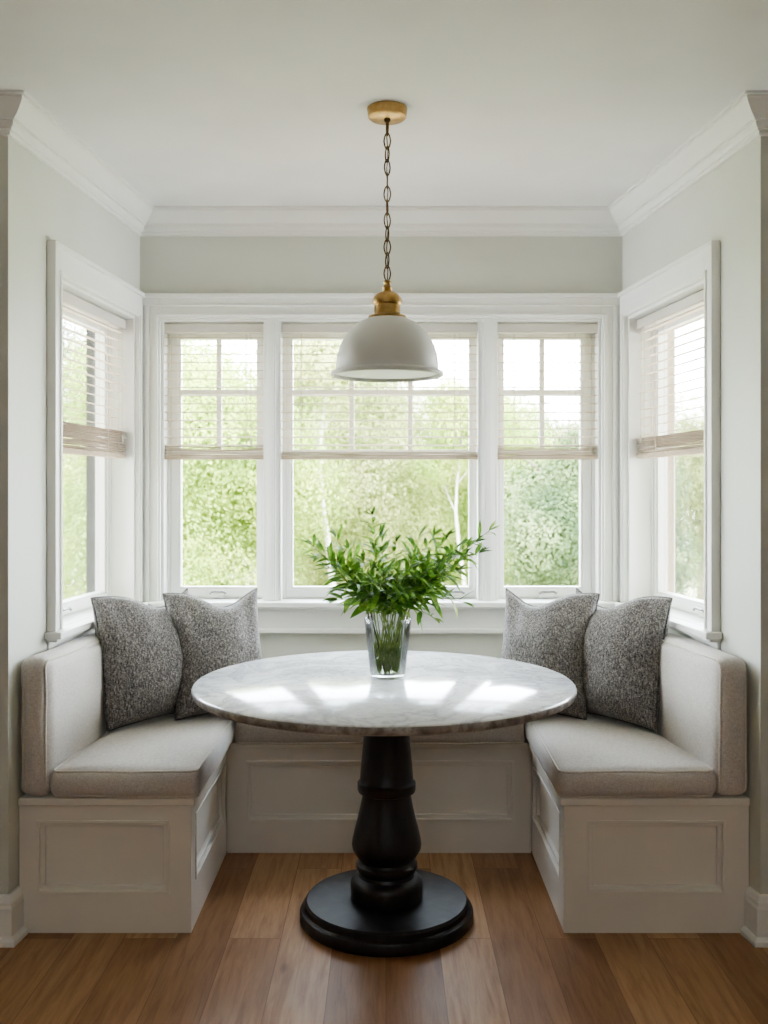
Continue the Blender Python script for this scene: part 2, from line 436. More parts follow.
# windows ----------------------------------------------------------------
def window(name, F, s0, s1, ts, stl, sr, cols, crank, ext=None):
    c = F((s0+s1)/2, ts, Z0)
    R = empty(name, c); struct(R)
    b = lambda mb, nm, mt, **k: mb.build(nm, M[mt] if isinstance(mt, str) else mt, R, loc=c, **k)
    jd = .012
    m = MB()                                                     # jamb lining
    m.box(s0, s0+jd, 0, WT-.01, Z0, Z1, F); m.box(s1-jd, s1, 0, WT-.01, Z0, Z1, F); m.box(s0+jd, s1-jd, 0, WT-.01, Z1-jd, Z1, F)
    m.box(s0+jd, s1-jd, ts+.005, WT-.01, Z0, Z0+.016, F)
    m.box(s0+jd, s0+jd+.012, ts-.012, ts, Z0, Z1-jd, F); m.box(s1-jd-.012, s1-jd, ts-.012, ts, Z0, Z1-jd, F)
    b(m, 'frame', 'trim', bevel=.0015)
    a0, a1, zb, zt = s0+jd, s1-jd, Z0+.004, Z1-jd
    g0, g1, gb, gt = s0+stl, s1-sr, Z0+.052, Z1-.075
    m = MB(); t0, t1 = ts, ts+.042                               # sash
    m.box(a0, g0, t0, t1, zb, zt, F); m.box(g1, a1, t0, t1, zb, zt, F)
    m.box(g0, g1, t0, t1, zb, gb, F); m.box(g0, g1, t0, t1, gt, zt, F)
    for q in ((a0+.014, g0-.010), (g1+.010, a1-.014)):           # stepped face
        if q[1]-q[0] > .008: m.box(q[0], q[1], t0-.006, t0, gb-.010, zt-.006, F)
    m.box(a0+.014, a1-.014, t0-.006, t0, zb+.006, gb-.0102, F)
    b(m, 'sash', 'trim', bevel=.002)
    b(MB().box(g0-.004, g1+.004, ts+.020, ts+.024, gb-.004, gt+.004, F), 'glass_pane', 'glass')
    m = MB(); zm = CAMZ+(490-392)*(YR+ts)/986; zl = CAMZ+(490-452)*(YR+ts)/986; w = .011
    if cols:
      for zz in (zm, zl): m.box(g0, g1, ts+.006, ts+.036, zz-w, zz+w, F)
    for k in range(1, cols):
        x = g0+(g1-g0)*k/cols
        m.box(x-w, x+w, ts+.007, ts+.035, zl, gt, F)
    if cols: b(m, 'muntin_grille', 'trim', bevel=.002)
    m = MB(); sc = crank                                        # crank handle on the bottom rail
    m.box(sc-.030, sc+.030, ts-.022, ts-.005, Z0+.006, Z0+.022, F)
    h = b(m, 'crank_base', 'trim', bevel=.003)
    P = [F(sc-.03, ts-.022, Z0+.024), F(sc-.02, ts-.030, Z0+.032), F(sc+.030, ts-.034, Z0+.034), F(sc+.045, ts-.034, Z0+.026)]
    b(MB().tube(P, .0052, 8), 'crank_handle', 'nickel', smooth=True)
    return R
TS = .080
window('window_1', FB, *SB[0], TS, .068, .052, 2, -.745)
window('window_2', FB, *SB[1], TS, .056, .044, 3, .30)
window('window_3', FB, *SB[2], TS, .050, .072, 2, .705)
window('window_4', FL, *SO, .112, .052, .052, 0, .62)
window('window_5', FR, *SO, .112, .052, .052, 0, .62)
struct(MB().box(SO[1]-.034, SO[1]-.013, .157, .200, Z0, Z1, FL).build('trim_9', M['ext']))
struct(MB().box(SO[1]-.034, SO[1]-.013, .157, .190, Z0, Z1, FR).build('trim_10', M['ext2']))

# blinds -------------------------------------------------------------------
def blind(F, s0, s1, tb, label, cords, tilt, seed, stack=.055):
    rnd = random.Random(seed)
    c = F((s0+s1)/2, tb, Z1)
    R = empty('venetian_blind', c); tag(R, label, 'window blind', 'slatted blinds in the bay windows')
    b = lambda mb, nm, mt, **k: mb.build(nm, M[mt], R, loc=c, **k)
    zt = Z1-.018
    m = MB(); m.box(s0, s1, tb-.020, tb+.018, zt-.040, zt-.001, F); b(m, 'headrail', 'head', bevel=.003)
    m = MB(); hw = .0165; pitch = .0362; zbot = CAMZ+(490-459)*(YR+tb)/986
    zst = zbot+stack
    z = zt-.058; nn = 0
    dn = tilt
    while z > zst+.004:
        n = 8; vs = []
        for i in range(n+1):
            s = s0+.003+(s1-s0-.006)*i/n
            dz = rnd.uniform(-.0004, .0004)
            vs += [F(s, tb-hw*cos(dn), z-hw*sin(dn)+dz), F(s, tb, z+.0022+dz), F(s, tb+hw*cos(dn), z+hw*sin(dn)+dz)]
            vs += [F(s, tb+hw*cos(dn), z+hw*sin(dn)+dz-.0012), F(s, tb, z+.001+dz), F(s, tb-hw*cos(dn), z-hw*sin(dn)+dz-.0012)]
        fs = []
        for i in range(n):
            for k in range(6):
                k2 = (k+1) % 6; fs.append((i*6+k, i*6+k2, (i+1)*6+k2, (i+1)*6+k))
        fs += [tuple(range(6)), tuple(n*6+k for k in range(6))]
        m.add(vs, fs); z -= pitch; nn += 1
    b(m, 'slats', 'slat')
    m = MB(); z = zbot+.018                                     # gathered slats and bottom rail
    while z < zst:
        k = rnd.uniform(-.005, .005); o = rnd.uniform(-.004, .004)
        n = 6; e = .0012
        pts = [(s0-.002+(s1-s0+.004)*i/n+o*.5, rnd.uniform(-.0018, .0018)) for i in range(n+1)]
        for i in range(n):
            (sa, za), (sb, zb) = pts[i], pts[i+1]
            vs = [F(sa, tb-hw+k, z+za-e), F(sa, tb+hw+k, z+za-e), F(sa, tb+hw+k, z+za+e), F(sa, tb-hw+k, z+za+e),
                  F(sb, tb-hw+k, z+zb-e), F(sb, tb+hw+k, z+zb-e), F(sb, tb+hw+k, z+zb+e), F(sb, tb-hw+k, z+zb+e)]
            m.add(vs, [(0,1,2,3),(4,7,6,5),(0,4,5,1),(1,5,6,2),(2,6,7,3),(3,7,4,0)])
        z += .0058
    b(m, 'gathered_slats', 'bundle')
    m = MB(); m.box(s0-.001, s1+.001, tb-.019, tb+.019, zbot-.002, zbot+.016, F); b(m, 'bottom_rail', 'bundle', bevel=.003)
    for q in cords:
        P = [F(q, tb-.0185, zt-.04), F(q, tb-.0185, zbot+.001), F(q, tb-.017, zbot-.0035), F(q, tb+.017, zbot-.0035), F(q, tb+.0185, zbot+.001), F(q, tb+.0185, zt-.04)]
        b(MB().tube(P, .0011, 5), 'ladder_cord', 'cord')
    q = cords[-1]+.022
    P = [F(q, tb-.024, zt-.04), F(q+.001, tb-.0245, zt-.3), F(q+.002, tb-.024, zbot+.09)]
    m = MB().tube(P, .0012, 5); m.lathe([(0, 0), (.004, .002), (.0055, .018), (.003, .028), (0, .03)], F(q+.002, tb-.024, zbot+.063), 10)
    b(m, 'pull_cord', 'cord', smooth=True)
    return R
TB = .028
blind(FB, -.970, -.524, TB, 'narrow slatted blind in the rear window left of the pendant lamp', [-.90, -.61], radians(12), 1)
blind(FB, -.464, .407, TB, 'widest slatted blind, in the centre rear window behind the pendant lamp', [-.37, .0, .30], radians(12), 2, .03)
blind(FB, .476, .927, TB, 'narrow slatted blind in the rear window right of the pendant lamp', [.56, .80], radians(12), 3)
blind(FL, SO[0]+.016, SO[1]-.016, .052, 'slatted blind in the left side window of the bay', [SO[0]+.10, SO[1]-.22, SO[1]-.10], radians(8), 4, .115)
blind(FR, SO[0]+.016, SO[1]-.016, .052, 'slatted blind in the right side window of the bay', [SO[0]+.10, SO[1]-.22, SO[1]-.10], radians(8), 5, .085)

# ------------------------------------------------------------------ banquette benches
BX0, BX1, BY, BZ = -.620, .567, 3.830, .432
def panel_recess(fr, mo, G, s0, s1, z0, z1, d=.022):
    """moulding around a recessed panel; G(s, out, z)"""
    w = .016
    for (a0, a1, c0, c1) in ((s0, s1, z0, z0+w), (s0, s1, z1-w, z1), (s0, s0+w, z0+w, z1-w), (s1-w, s1, z0+w, z1-w)):
        mo.box(a0, a1, -d, -.009, c0, c1, G)
    v = .007
    for (a0, a1, c0, c1) in ((s0-v, s1+v, z0-v, z0+v*.4), (s0-v, s1+v, z1-v*.4, z1+v), (s0-v, s0+v*.4, z0, z1), (s1-v*.4, s1+v, z0, z1)):
        mo.box(a0, a1, -.009, .004, c0, c1, G)
def face_frame(fr, G, S0, S1, s0, s1, z0, z1, Zt, d=.022):
    fr.box(S0, s0, -d, 0, 0, Zt, G); fr.box(s1, S1, -d, 0, 0, Zt, G)
    fr.box(s0, s1, -d, 0, 0, z0, G); fr.box(s0, s1, -d, 0, z1, Zt, G)
ZT = .408
d = .022
def side_bench(sgn, xin, wallx, label):
    wn, wr = wallx(YB)-sgn*.003, wallx(BY)-sgn*.003
    c = ((xin+wn)/2, (YB+BY)/2, 0)
    R = empty('banquette_bench', c); tag(R, label, 'bench', 'built-in banquette benches')
    b = lambda mb, nm, mt, **k: mb.build(nm, M[mt], R, loc=c, **k)
    m = MB(); m.prism([(wn, YB+d), (xin+sgn*d, YB+d), (xin+sgn*d, BY-.002), (wr, BY-.002)], 0, ZT); b(m, 'carcass', 'bench')
    fr = MB(); mo = MB()
    GE = lambda s, o, z: (s, YB-o, z)                       # end face, towards the room
    S0, S1 = sorted((xin, wn))
    if sgn < 0: p0, p1 = S0+.062, S1-.075
    else: p0, p1 = S0+.082, S1-.082
    face_frame(fr, GE, S0, S1, p0, p1, .132, .352, ZT); panel_recess(fr, mo, GE, p0, p1, .132, .352)
    GS = lambda s, o, z: (xin-sgn*o, s, z)                  # long face, towards the table
    face_frame(fr, GS, YB+d, BY-.002, YB+.075, BY-.045, .150, .352, ZT); panel_recess(fr, mo, GS, YB+.075, BY-.045, .150, .352)
    b(fr, 'face_frame', 'bench'); b(mo, 'panel_moulding', 'bench', bevel=.002)
    m = MB(); l = .014
    m.prism([(wn, YB-l), (xin-sgn*l, YB-l), (xin-sgn*l, BY-.002), (wr, BY-.002)], ZT, BZ); b(m, 'seat_board', 'bench', bevel=.004)
    return R
side_bench(-1, BX0, lx, 'white panelled bench box along the left wall of the bay')
side_bench(1, BX1, rx, 'white panelled bench box along the right wall of the bay')
c = (0, 4.05, 0)
R = empty('banquette_bench', c); tag(R, 'white panelled bench box along the rear wall behind the table', 'bench', 'built-in banquette benches')
YE = YR-.003
m = MB(); m.prism([(lx(BY)+.003, BY+d), (rx(BY)-.003, BY+d), (rx(YE)-.003, YE), (lx(YE)+.003, YE)], 0, ZT); m.build('carcass', M['bench'], R, loc=c)
fr = MB(); mo = MB(); GB = lambda s, o, z: (s, BY-o, z)
face_frame(fr, GB, BX0+.003, BX1-.003, -.535, .490, .130, .352, ZT); panel_recess(fr, mo, GB, -.535, .490, .130, .352)
fr.build('face_frame', M['bench'], R, loc=c); mo.build('panel_moulding', M['bench'], R, loc=c, bevel=.002)
m = MB(); m.prism([(lx(BY)+.003, BY), (BX0+.016, BY), (BX0+.016, BY-.014), (BX1-.016, BY-.014), (BX1-.016, BY), (rx(BY)-.003, BY), (rx(YE)-.003, YE), (lx(YE)+.003, YE)], ZT, BZ)
m.build('seat_board', M['bench'], R, loc=c, bevel=.003)

# ------------------------------------------------------------------ cushions
def soft_box(hx, hy, hz, r, puff_top=0, puff_bot=0, puff_side=0, n=(18, 18, 8), wob=.0045, seed=0):
    """rounded, slightly stuffed box as vert / face lists centred on the origin"""
    vs = {}; V = []; Fc = []
    def key(i, j, k): return (i, j, k)
    nx, ny, nz = n
    def pt(i, j, k):
        if (i, j, k) in vs: return vs[(i, j, k)]
        def warp(a, nn):                    # denser near the edges
            t = 2*a/nn-1
            return math.copysign(1-(1-abs(t))**1.5, t)
        u, v, w = warp(i, nx), warp(j, ny), warp(k, nz)
        p = Vector((u*hx, v*hy, w*hz))
        q = Vector((max(-hx+r, min(hx-r, p.x)), max(-hy+r, min(hy-r, p.y)), max(-hz+r, min(hz-r, p.z))))
        dd = p-q
        if dd.length > 1e-9: p = q+dd.normalized()*min(r, dd.length if max(abs(u), abs(v), abs(w)) < .9999 else r)
        e = lambda t: max(0, 1-abs(t)**3)
        p.z += (puff_top if w > 0 else -puff_bot)*e(u)*e(v)*abs(w)
        p.x += math.copysign(puff_side, u)*e(v)*e(w)*abs(u)**2
        p.y += math.copysign(puff_side, v)*e(u)*e(w)*abs(v)**2
        nv = noise.noise_vector(p*7+Vector((seed*3.1, seed, 0)))
        p += nv*wob
        V.append(p); vs[(i, j, k)] = len(V)-1; return vs[(i, j, k)]
    for i in range(nx):
        for j in range(ny):
            for k in (0, nz): Fc.append((pt(i,j,k), pt(i+1,j,k), pt(i+1,j+1,k), pt(i,j+1,k)))
    for i in range(nx):
        for k in range(nz):
            for j in (0, ny): Fc.append((pt(i,j,k), pt(i+1,j,k), pt(i+1,j,k+1), pt(i,j,k+1)))
    for j in range(ny):
        for k in range(nz):
            for i in (0, nx): Fc.append((pt(i,j,k), pt(i,j+1,k), pt(i,j+1,k+1), pt(i,j,k+1)))
    return V, Fc
def rr_loop(hx, hy, r, n=6, sub=10):
    P = []
    cs = [(hx-r, hy-r, 0), (-hx+r, hy-r, pi/2), (-hx+r, -hy+r, pi), (hx-r, -hy+r, 1.5*pi)]
    for q in range(4):
        cx, cy, a = cs[q]
        for i in range(n+1): P.append((cx+r*cos(a+pi/2*i/n), cy+r*sin(a+pi/2*i/n)))
        nx_, ny_, na = cs[(q+1) % 4]
        e = P[-1]; s = (nx_+r*cos(na), ny_+r*sin(na))
        for i in range(1, sub): P.append((e[0]+(s[0]-e[0])*i/sub, e[1]+(s[1]-e[1])*i/sub))
    return P
def cushion(name, label, grp, c, half, r, warp, puff, axis='z', seed=0, n=(20, 22, 8)):
    """half = half sizes; axis = thin axis; warp maps centred local coordinates to world"""
    hx, hy, hz = half
    V, Fc = soft_box(hx, hy, hz, r, puff[0], puff[1], puff[2], n=n, seed=seed)
    V = [warp(p) for p in V]
    m = MB(); m.add(V, Fc)
    R = empty(name, c); tag(R, label, 'cushion', grp)
    m.build('cover', M['linen'], R, loc=c, smooth=True, angle=80)
    mm = MB()
    k = .30*r
    for w in (1, -1):
        P = []
        for x, y in rr_loop(hx-k+.001, hy-k+.001, r*1.0):
            e = lambda t: max(0, 1-abs(t)**3)
            z = w*(hz-k+.001)
            P.append(warp(Vector((x, y, z))+noise.noise_vector(Vector((x, y, z))*7+Vector((seed*3.1, seed, 0)))*.0045))
        mm.tube(P, .0045, 6, closed=True)
    mm.build('piping', M['piping'], R, loc=c, smooth=True)
    return R
G1, G2 = 'linen seat cushions', 'linen back cushions'
# side seat cushions follow the splay of the wall
def seat_warp(xo, xi, y0, y1, z0, z1, tap):
    def w(p, hx=abs(xi-xo)/2, hy=(y1-y0)/2, hz=(z1-z0)/2):
        y = (y0+y1)/2+p.y; u = p.x/hx
        o = xo+tap*(y-y0)
        return Vector(((o+xi)/2+u*(xi-o)/2, y, (z0+z1)/2+p.z))
    return w
SZ0, SZ1 = BZ+.001, .526
tl = (LR[0]-LN[0])/(YR-YN); tr_ = (RR[0]-RN[0])/(YR-YN)
YS0, YS1 = 3.112, 4.262
def seat(xo, xi, tap, label, seed):
    c = ((xo+xi)/2, (YS0+YS1)/2, SZ0)
    return cushion('seat_cushion', label, G1, c, (abs(xi-xo)/2, (YS1-YS0)/2, (SZ1-SZ0)/2), .030,
                   seat_warp(xo, xi, YS0, YS1, SZ0, SZ1, tap), (.024, 0, .010), seed=seed)
seat(-1.068, -.590, tl*1.0, 'thick beige linen seat cushion on the left bench', 1)
seat(1.050, .545, tr_*1.0, 'thick beige linen seat cushion on the right bench', 2)
c = (-.025, 4.03, SZ0)
cushion('seat_cushion', 'long beige linen seat cushion on the rear bench behind the table', G1, c, ((.539+.584)/2, .236, .046), .022,
        lambda p: Vector((-.0225+p.x, 4.026+p.y, (SZ0+SZ1-.008)/2+p.z)), (.012, 0, .002), seed=3, n=(26, 14, 8))
# back cushions: thin axis across the wall, built flat (x along wall, y up, z thickness) then stood up
def back(F, s0, s1, z1, th, label, seed):
    hx, hy, hz = (s1-s0)/2, (z1-BZ-.002)/2, th/2
    c = F((s0+s1)/2, -th/2, BZ)
    def w(p): return Vector(F((s0+s1)/2+p.x, -.008-th/2-p.z, BZ+.002+hy+p.y))
    return cushion('back_cushion', label, G2, c, (hx, hy, hz), .030, w, (.014, 0, .010), seed=seed, n=(20, 18, 8))
back(FL, .058, .70, .872, .090, 'upright beige linen back cushion against the left wall', 5)
back(FR, .058, .70, .872, .100, 'upright beige linen back cushion against the right wall', 6)

# ------------------------------------------------------------------ throw pillows
def pillow(label, base, yaw, lean, w=.47, h=.48, T=.112, dip=.30, u0=0, seed=0, roll=0, mat='tweed'):
    """base = (x, y, z) of the middle of the bottom edge, yaw: direction the face looks, lean: tilt back"""
    N = 26
    Rm = Matrix.Rotation(yaw, 4, 'Z') @ Matrix.Rotation(-lean, 4, 'X') @ Matrix.Rotation(roll, 4, 'Y')
    rnd = random.Random(seed)
    def surf(u, v, sd):
        a = (1-u*u); b_ = (1-v*v)
        x = u*w/2*(1-.10*b_) ; z = v*h/2
        if v > 0: z -= h/2*dip*a**.6*v*v*math.exp(-((u-u0)/.62)**2)
        else: z += h/2*.05*a*v*v
        th = T*(max(0, a)**.5*max(0, b_)**.5)**.85*(1-.16*max(0, v)**1.0+.12*(-v if v < 0 else 0))
        th += (.020*noise.noise(Vector((u*1.3+seed*5, v*1.3, sd)))+.010*noise.noise(Vector((u*3+seed*9, v*3, sd))))*a**.7*b_**.7
        # creases running in from the top corners
        for cx in (-1, 1):
            dd = (u-cx*.75)-(.55*cx)*(v-1)*.5
            th -= .020*math.exp(-(dd/.15)**2)*max(0, v)*a**.6*b_**.6*2
        th = max(th, 0)
        y = -sd*th+ .02*(v*v)*0
        bend = .03*(v-.2)**2 if v < .2 else 0      # the bottom edge squashes forward a little
        return Vector((x, y - bend*.5, z+h/2))
    m = MB(); idx = {}; V = []; Fc = []
    for sd in (1, -1):
        for i in range(N+1):
            for j in range(N+1):
                edge = i in (0, N) or j in (0, N)
                k = (i, j, 0 if edge else sd)
                if k in idx: continue
                u = sin((i/N-.5)*pi); v = sin((j/N-.5)*pi)
                idx[k] = len(V); V.append(surf(u, v, sd))
        for i in range(N):
            for j in range(N):
                q = []
                for a, b_ in ((i,j),(i+1,j),(i+1,j+1),(i,j+1)):
                    e = a in (0, N) or b_ in (0, N)
                    q.append(idx[(a, b_, 0 if e else sd)])
                Fc.append(tuple(q))
    B = Vector(base)
    m.add([Rm @ p + B for p in V], Fc)
    R = empty('throw_pillow', base); tag(R, label, 'pillow', 'grey tweed throw pillows')
    m.build('cover', M[mat], R, loc=base, smooth=True, angle=100)
    loop = [(i, 0) for i in range(N)] + [(N, j) for j in range(N)] + [(N-i, N) for i in range(N)] + [(0, N-j) for j in range(N)]
    P = [Rm @ surf(sin((i/N-.5)*pi), sin((j/N-.5)*pi), 1) + B for i, j in loop]
    Q = [p for k, p in enumerate(P) if k % N not in (1, N-1)]
    mm = MB().tube(Q, .0042, 6, closed=True); mm.build('piping', M['tweed_pipe'], R, loc=base, smooth=True)
    return R
SEAT = .548
pillow('grey tweed throw pillow leaning on the back cushion at the left wall', (-.874, 3.71, SEAT), radians(53), radians(8.5), w=.455, h=.475, u0=.45, seed=1)
pillow('grey tweed throw pillow in the left rear corner, in front of its neighbour', (-.632, 3.805, SEAT), radians(33), radians(13), w=.395, h=.475, u0=.30, seed=2)
pillow('grey tweed throw pillow in the right rear corner, in front of its neighbour', (.592, 3.805, SEAT), radians(-33), radians(14), w=.395, h=.475, u0=-.40, seed=3)
pillow('grey tweed throw pillow leaning on the back cushion at the right wall', (.842, 3.71, SEAT), radians(-53), radians(8.5), w=.455, h=.475, u0=-.40, seed=4)

# ------------------------------------------------------------------ table
TX, TY, TZ = -.006, 3.255, .780
c = (TX, TY, 0)
R = empty('pedestal_table', c); tag(R, 'round marble topped dining table on a black turned pedestal', 'table')
rt = .625
m = MB(); m.lathe([(0, -.030), (rt-.012, -.030), (rt-.004, -.026), (rt, -.018), (rt, -.010), (rt-.002, -.004), (rt-.007, 0), (0, 0)], (TX, TY, TZ), 128)
top = m.build('tabletop', M['marble'], R, loc=c, smooth=True, angle=60)
top.data.materials.append(M['marble_edge'])
for p in top.data.polygons:
    if abs(p.normal.z) < .75: p.material_index = 1
m = MB()
CXT = TX+.008
m.lathe([(0, .066), (.117, .066), (.119, .074), (.119, .112), (.116, .126), (.106, .136), (.093, .142), (.089, .152), (.097, .160), (.102, .170), (.101, .182), (.093, .190),
         (.091, .196), (.101, .210), (.112, .228), (.115, .244), (.112, .264), (.104, .298), (.094, .336), (.086, .372), (.080, .404), (.081, .412), (.093, .417), (.096, .424), (.096, .446),
         (.091, .451), (.088, .456), (.085, .500), (.079, .560), (.075, .610), (.075, .640), (.086, .650), (.090, .700), (.14, .735), (.16, .753), (0, .753)], (CXT, TY, 0), 64)
m.build('turned_column', M['black'], R, loc=c, smooth=True, angle=40)
m = MB(); m.lathe([(0, 0), (.280, 0), (.285, .006), (.285, .030), (.281, .038), (.272, .040), (.269, .043), (.269, .058), (.262, .066), (0, .067)], (CXT, TY, 0), 128)
m.build('round_base', M['black'], R, loc=c, smooth=True, angle=40)

# ------------------------------------------------------------------ pendant lamp
PX, PY = 0.004, 3.12
zc = lambda ypx: CAMZ+(490-ypx)*PY/986
c = (PX, PY, CEIL)
R = empty('pendant_lamp', c); tag(R, 'off-white dome pendant lamp hanging on a brass chain over the table', 'lamp')
m = MB(); m.lathe([(0, 0), (.0635, 0), (.0635, -.006), (.060, -.028), (.054, -.033), (0, -.033)], c, 48); cn = m.build('ceiling_canopy', M['brass'], R, loc=c, smooth=True, angle=40)
zr = zc(374.5)                     # rim height
m = MB()
pr = []
for i in range(19):
    a = pi/2*i/18
    pr.append((.158*cos(a)**.9 if i < 18 else .0, .172*sin(a)**.94))
outer = [(.170, -.006), (.1735, -.003), (.1735, .004), (.168, .009), (.160, .011)] + [(r, z+.014) for r, z in pr[:-1] if r > .054] + [(.054, .176)]
m.lathe(outer + [(r-.0025, z-.0025) for r, z in outer[::-1][:-3]] + [(.166, -.006)], (PX, PY, zr), 96, closed=True); m.v = [(PX+(x-PX)*1.03, PY+(y-PY)*1.03, z) for x, y, z in m.v]
sh = m.build('lamp_shade', M['shade'], R, loc=c, smooth=True, angle=50)
m = MB(); m.lathe([(.165, .004)] + [(r-.005, z+.010) for r, z in pr[:-1] if r > .050] + [(.0, .170)], (PX, PY, zr), 96)
li = m.build('shade_lining', M['shade_in'], sh, loc=c, smooth=True)
zb = zr+.180
m = MB(); m.lathe([(0, -.008), (.060, -.008), (.061, -.002), (.059, .004), (.044, .008), (.041, .012), (.041, .040), (.046, .043), (.047, .052), (.044, .062), (.034, .074), (.022, .080), (.013, .082),
                   (.012, .086), (.0155, .091), (.0155, .097), (.010, .101), (.009, .106), (.0125, .110), (.0125, .114), (.006, .120), (0, .121)], (PX, PY, zb), 48)
m.build('brass_fitter', M['brass'], R, loc=c, smooth=True, angle=40)
ztop, zbt = CEIL-.033, zb+.121
m = MB(); m.lathe([(0, 0), (.010, 0), (.010, -.006), (.005, -.012), (0, -.012)], (PX, PY, ztop), 16); m.build('chain_hook', M['chain'], R, loc=c, smooth=True)
NL = 12; span = ztop-.008-zbt+.004; pitch = span/NL; ln = pitch+.009
for i in range(NL):
    zc_ = zbt-.003+pitch*(i+.5); hl = ln/2; hw_ = .0105; P = []
    for k in range(24):
        a = 2*pi*k/24; x = hw_*cos(a)*(1-.18*abs(sin(a))); z = hl*sin(a)
        ang = (.2+.35*sin(i*1.7) if i % 2 == 0 else .2+pi/2+.45*sin(i*2.3))
        P.append((PX+x*cos(ang), PY+x*sin(ang), zc_+z))
    MB().tube(P, .0023, 6, closed=True).build('chain_link', M['chain'], R, loc=c, smooth=True)
MB().tube([(PX+.002*sin(i*1.3), PY+.002*cos(i*1.7), zbt+(ztop-zbt)*i/20) for i in range(21)], .0018, 6).build('lamp_cord', M['chain'], R, loc=c, smooth=True)

# ------------------------------------------------------------------ vase and foliage
VX, VY = 0.006, 3.315
H = .198
c = (VX, VY, TZ)
R = empty('glass_vase', c); tag(R, 'clear tapered glass vase half filled with water on the marble table', 'vase')
m = MB(); m.lathe([(0, .001), (.053, .001), (.058, .006), (.060, .020), (.0655, .070), (.0715, .120), (.0765, .165), (.080, H), (.0785, H+.002), (.077, H),
                   (.0735, .165), (.0685, .120), (.0625, .070), (.057, .022), (.050, .014), (0, .013)], c, 64)
m.build('vase_body', M['vase'], R, loc=c, smooth=True, angle=50)
m = MB(); m.lathe([(0, .015), (.049, .016), (.0555, .024), (.0608, .070), (.0655, .104), (0, .104)], c, 48); m.build('water', M['water'], R, loc=c, smooth=True, angle=40)

def leaf_mesh(m, p, dirv, up, L, W, curl):
    dirv = dirv.normalized(); side = dirv.cross(up)
    if side.length < 1e-4: side = dirv.cross(Vector((1, 0, 0)))
    side.normalize(); nrm = side.cross(dirv)
    vs = []; fs = []; n = 6
    for i in range(n+1):
        t = i/n; wdt = W*(sin(pi*min(1, t*.92+.06))**.85)*(1-.15*t) if i < n else .0006
        if i == 0: wdt = W*.12
        q = p+dirv*(L*t)+nrm*(-curl*L*t*t)
        vs += [q-side*wdt/2+nrm*wdt*.18, q, q+side*wdt/2+nrm*wdt*.18]
    for i in range(n):
        a = i*3
        fs += [(a, a+1, a+4, a+3), (a+1, a+2, a+5, a+4)]
    m.add(vs, fs)
def spray(tip, label, rnd, lean=None, nleaf=16, L=.085, W=.017, woody=False, start=.42, bowl=.35, grp=None, whorl=False):
    tip = Vector(tip)
    out = Vector((tip.x-VX, tip.y-VY, 0)); r = out.length
    dr = out.normalized() if r > 1e-5 else Vector((1, 0, 0))
    aa, rr_ = rnd.uniform(0, 2*pi), .046*sqrt(rnd.random())
    b0 = Vector((VX+rr_*cos(aa), VY+rr_*sin(aa), TZ+.018))
    b1 = Vector((VX, VY, TZ+H+.004)) + dr*min(.05, .010+r*.2) + Vector((rr_*cos(aa)*.45, rr_*sin(aa)*.45, 0))
    P = [b0+(b1-b0)*i/4 for i in range(4)]
    ctrl = b1+(b1-b0).normalized()*(tip-b1).length*bowl + Vector((0, 0, .02))
    for i in range(13):
        t = i/12; P.append(b1*(1-t)**2+ctrl*2*t*(1-t)+tip*t*t)
    n = len(P)
    R = empty('foliage_stem', b0); tag(R, label, 'plant stem', grp)
    m = MB(); m.tube(P, [(.0026 if woody else .0018)*(1-.6*i/(n-1)) for i in range(n)], 6); m.build('stem', M['stem_dk' if woody else 'stem'], R, loc=b0, smooth=True)
    m = MB()
    for k in range(nleaf):
        t = start+(1-start)*(k+.5)/nleaf; x = 4+t*12; i = min(int(x), n-2); fr_ = x-i
        p = P[i].lerp(P[i+1], fr_); tg = (P[i+1]-P[i]).normalized()
        ang = k*2.4+rnd.uniform(-.4, .4)
        a = tg.orthogonal().normalized(); b_ = tg.cross(a)
        o = a*cos(ang)+b_*sin(ang)
        sp = rnd.uniform(.55, 1.1)
        dv = tg*rnd.uniform(.5, .9)+o*sp
        sz = (1.05-.45*abs(t-.5)*1.6)*rnd.uniform(.75, 1.15)
        leaf_mesh(m, p, dv, Vector((rnd.uniform(-.3,.3), -.35+rnd.uniform(-.3,.3), 1)), 1.22*L*sz, 1.35*W*sz*rnd.uniform(.8, 1.2), rnd.uniform(.05, .45))
    for k in range(4):
        o = Vector((rnd.uniform(-1,1), rnd.uniform(-1,1), rnd.uniform(-.2,.6))).normalized()
        leaf_mesh(m, P[-1], (P[-1]-P[-2]).normalized()+o*.45, Vector((0,-.5,1)), L*.62*rnd.uniform(.7, 1.1), W*.7, .2)
    m.build('leaves', M['leaf'], R, loc=b0, smooth=True, angle=70)
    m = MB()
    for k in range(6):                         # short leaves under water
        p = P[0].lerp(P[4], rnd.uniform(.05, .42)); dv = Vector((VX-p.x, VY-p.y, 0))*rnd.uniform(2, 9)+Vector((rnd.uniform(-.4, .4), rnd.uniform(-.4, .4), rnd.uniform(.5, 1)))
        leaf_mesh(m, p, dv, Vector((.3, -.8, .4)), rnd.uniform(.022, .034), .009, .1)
    m.build('lightened_lower_leaves', M['stem'], R, loc=b0, smooth=True, angle=70)  # light put into the colour: paler stem material offsets shade in the water
    return R
def px(x, y, Y): return ((x-386)*Y/986, Y, CAMZ+(490-y)*Y/986)
rnd = random.Random(11)
spray(px(312, 545, 3.27), 'longest leafy stem arching out to the left of the vase', rnd, woody=True, nleaf=24, L=.078, W=.018, start=.26, bowl=.16)
spray(px(318, 560, 3.36), 'second leafy stem arching left, below the longest one', rnd, woody=True, nleaf=17, L=.07, W=.016, start=.34, bowl=.22)
